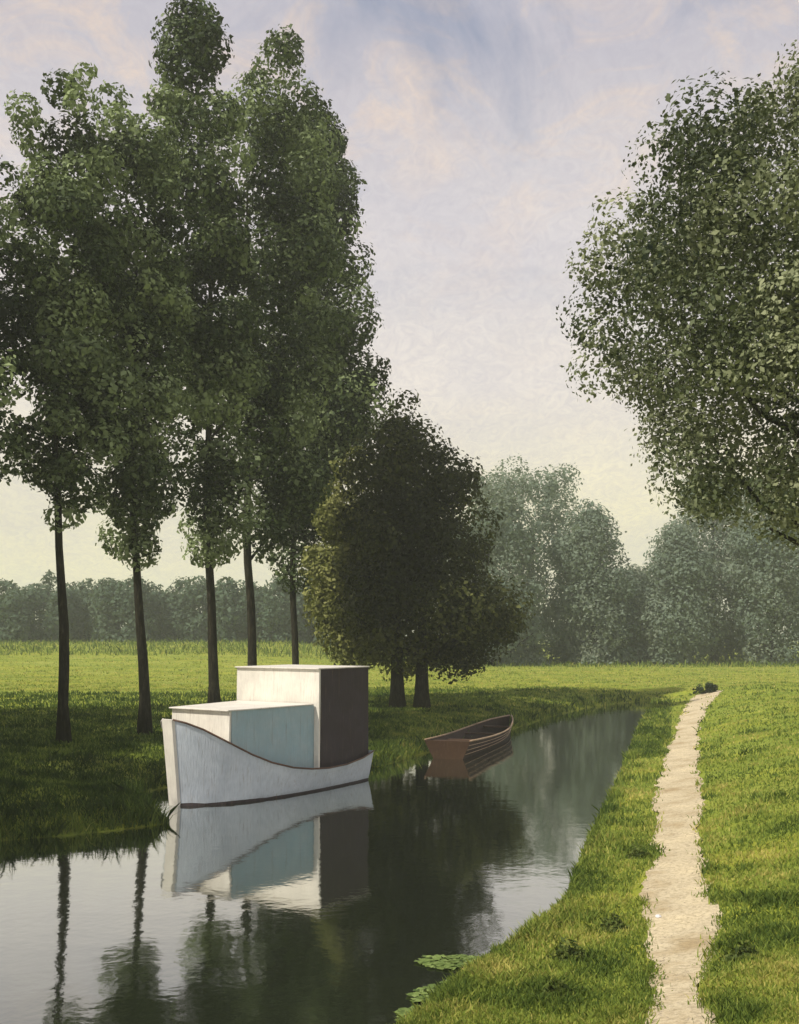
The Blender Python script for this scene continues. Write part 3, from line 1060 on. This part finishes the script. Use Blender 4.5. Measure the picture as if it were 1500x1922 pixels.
parts = [grass(210000, 700, 1640, 4.6, 48, 0.036, 0.008, 0.08), grass(80000, -60, 760, 14.5, 44, 0.07, 0.018, -0.30), grass(36000, 690, 1260, 24, 48, 0.07, 0.028, -0.12),  # left bank's darker shift paints its deep shade into the blade colour
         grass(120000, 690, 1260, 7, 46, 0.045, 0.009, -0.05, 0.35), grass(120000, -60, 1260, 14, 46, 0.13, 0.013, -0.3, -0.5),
         grass(60000, -60, 1560, 45, 104, 0.05, 0.045, 0.26), grass(9000, -60, 1560, 78, 104, 0.28, 0.08, -0.05)]
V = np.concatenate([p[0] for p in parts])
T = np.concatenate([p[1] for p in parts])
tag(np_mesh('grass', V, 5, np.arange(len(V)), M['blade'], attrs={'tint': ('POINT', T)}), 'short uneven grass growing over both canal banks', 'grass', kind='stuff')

# small pebbles trodden into the path (uncountable)
npb = 1600
ip = (rng.random(npb) ** 1.6 * (NP_ - 1)).astype(int)
fp = rng.uniform(0.04, 0.96, npb)
PX = rl[ip, 0] * (1 - fp) + rr[ip, 0] * fp
PY = rl[ip, 1] * (1 - fp) + rr[ip, 1] * fp + rng.uniform(-0.05, 0.05, npb)
PZ = terrain(PX, PY) - 0.004
ro = rng.uniform(0.005, 0.016, npb)[:, None, None]
octa = np.array([(1, 0, 0), (0, 1, 0), (-1, 0, 0), (0, -1, 0), (0, 0, .7), (0, 0, -.7)])[None]
PVv = np.stack([PX, PY, PZ], 1)[:, None, :] + octa * ro * rng.uniform(0.6, 1.3, (npb, 6, 1))
of = np.array([(0, 1, 4), (1, 2, 4), (2, 3, 4), (3, 0, 4), (1, 0, 5), (2, 1, 5), (3, 2, 5), (0, 3, 5)])
tag(np_mesh('gravel', PVv.reshape(-1, 3), 3, (np.arange(npb)[:, None, None] * 6 + of[None]).reshape(-1), M['pebble']), 'fine gravel and pebbles trodden into the sandy path', 'gravel', kind='stuff')

# ------------------------------------------------------------------ floating leaves at the near edge
WG = 'rafts of floating green leaves at the near bank'
wl = [('oval raft of green floating leaves lying apart on the dark water', 855, 1808, 0.36, 0.20, 260),
      ('long green raft of floating leaves below the small oval one', 870, 1868, 0.46, 0.26, 380),
      ('green floating leaves at the bottom edge of the view, beside the grassy bank', 800, 1908, 0.26, 0.15, 200)]
for lb, px, py, rx, ry, nl in wl:
    c = at(px, py, 0)
    a, r = rng.uniform(0, 2 * np.pi, nl), np.sqrt(rng.random(nl))
    wv_ = 1 + 0.12 * np.sin(3 * a + px)
    C = np.stack([rx * r * wv_ * np.cos(a), ry * r * wv_ * np.sin(a), 0.008 + 0.012 * rng.random(nl)], 1)
    Vv, I, T = leaf_cloud(C, np.array([0, 0, 1.0]) + rng.normal(size=(nl, 3)) * 0.10, rng.uniform(0.05, 0.10, nl), np.clip(rng.normal(0.5, 0.2, nl), 0, 1), 0.85)
    o = np_mesh('floating_leaves', Vv, 4, I, M['leaf_weed'], attrs={'tint': ('POINT', T)})
    o.location = (c.x, c.y, 0)
    tag(o, lb, 'water plant', WG)

# low leafy weeds on the near bank
WD = 'low dark weeds on the right bank'
for lb, px, py, rad, hh, nl in (('dark leafy weeds in the lower bank between the water and the path', 1066, 1800, 0.20, 0.20, 420),
                                ('dark green weeds against the left edge of the path near the bottom', 1150, 1745, 0.17, 0.17, 330),
                                ('tuft of dark weeds beside the path where it narrows', 1196, 1610, 0.16, 0.20, 260),
                                ('small dark weeds on the bank above the floating leaves', 1040, 1870, 0.16, 0.14, 300),
                                ('dark weeds at the right edge of the path near the bottom', 1395, 1800, 0.17, 0.18, 330)):
    c = at_ground(px, py)
    z0 = gz(c.x, c.y)
    a, r = rng.uniform(0, 2 * np.pi, nl), np.sqrt(rng.random(nl))
    lob = 0.65 + 0.35 * np.sin(2 * a + px) * np.sin(3 * a + py)
    prof = hh * (1 - r ** 2) * (0.7 + 0.3 * np.sin(5 * a + px))
    Lx, Ly = rad * 1.3 * r * lob * np.cos(a), rad * r * lob * np.sin(a)
    C = np.stack([Lx, Ly, terrain(Lx + c.x, Ly + c.y) - z0 + 0.01 + prof * rng.uniform(0.0, 1.0, nl)], 1)
    Nn = np.stack([np.cos(a) * r, np.sin(a) * r, 0.35 + 0 * a], 1) + rng.normal(size=(nl, 3)) * 0.8
    Vv, I, T = leaf_cloud(C, Nn, rng.uniform(0.03, 0.085, nl), np.clip(rng.normal(0.5, 0.25, nl), 0, 1), 0.42)
    o = np_mesh('weed_clump', Vv, 4, I, M['leaf_herb'], attrs={'tint': ('POINT', T)})
    o.location = (c.x, c.y, z0)
    tag(o, lb, 'weeds', WD)

# small pale stone on the path
def stone(px, py, r, label):
    c = at_ground(px, py)
    bm = bmesh.new()
    bmesh.ops.create_icosphere(bm, subdivisions=2, radius=r)
    for v in bm.verts:
        v.co *= 1 + 0.25 * mnoise.noise(v.co * (1.6 / r) * 0.6 + Vector((px, 0, 0)))
        v.co.z *= 0.6
    me = bpy.data.meshes.new('stone')
    bm.to_mesh(me)
    bm.free()
    me.materials.append(M['stone'])
    o = bpy.data.objects.new('stone', me)
    COL.objects.link(o)
    o.location = (c.x, c.y, gz(c.x, c.y) + r * 0.3)
    tag(o, label, 'stone')


stone(1236, 1722, 0.034, 'small white stone lying on the left half of the sandy path')

# ------------------------------------------------------------------ haze
m, t = mat_new('haze_air')
pvn = t.n('ShaderNodeVolumePrincipled')
pvn.inputs['Color'].default_value = (0.84, 0.89, 0.83, 1)
pvn.inputs['Density'].default_value = 0.0013
pvn.inputs['Anisotropy'].default_value = 0.1
out = t.n('ShaderNodeOutputMaterial')
t.l(pvn.outputs[0], out.inputs['Volume'])
hz_o = MB().box((-905, -65, -2.2), (905, 1005, 27.0)).build('haze', m)
tag(hz_o, 'thin pale haze over the meadow', 'haze', kind='stuff')
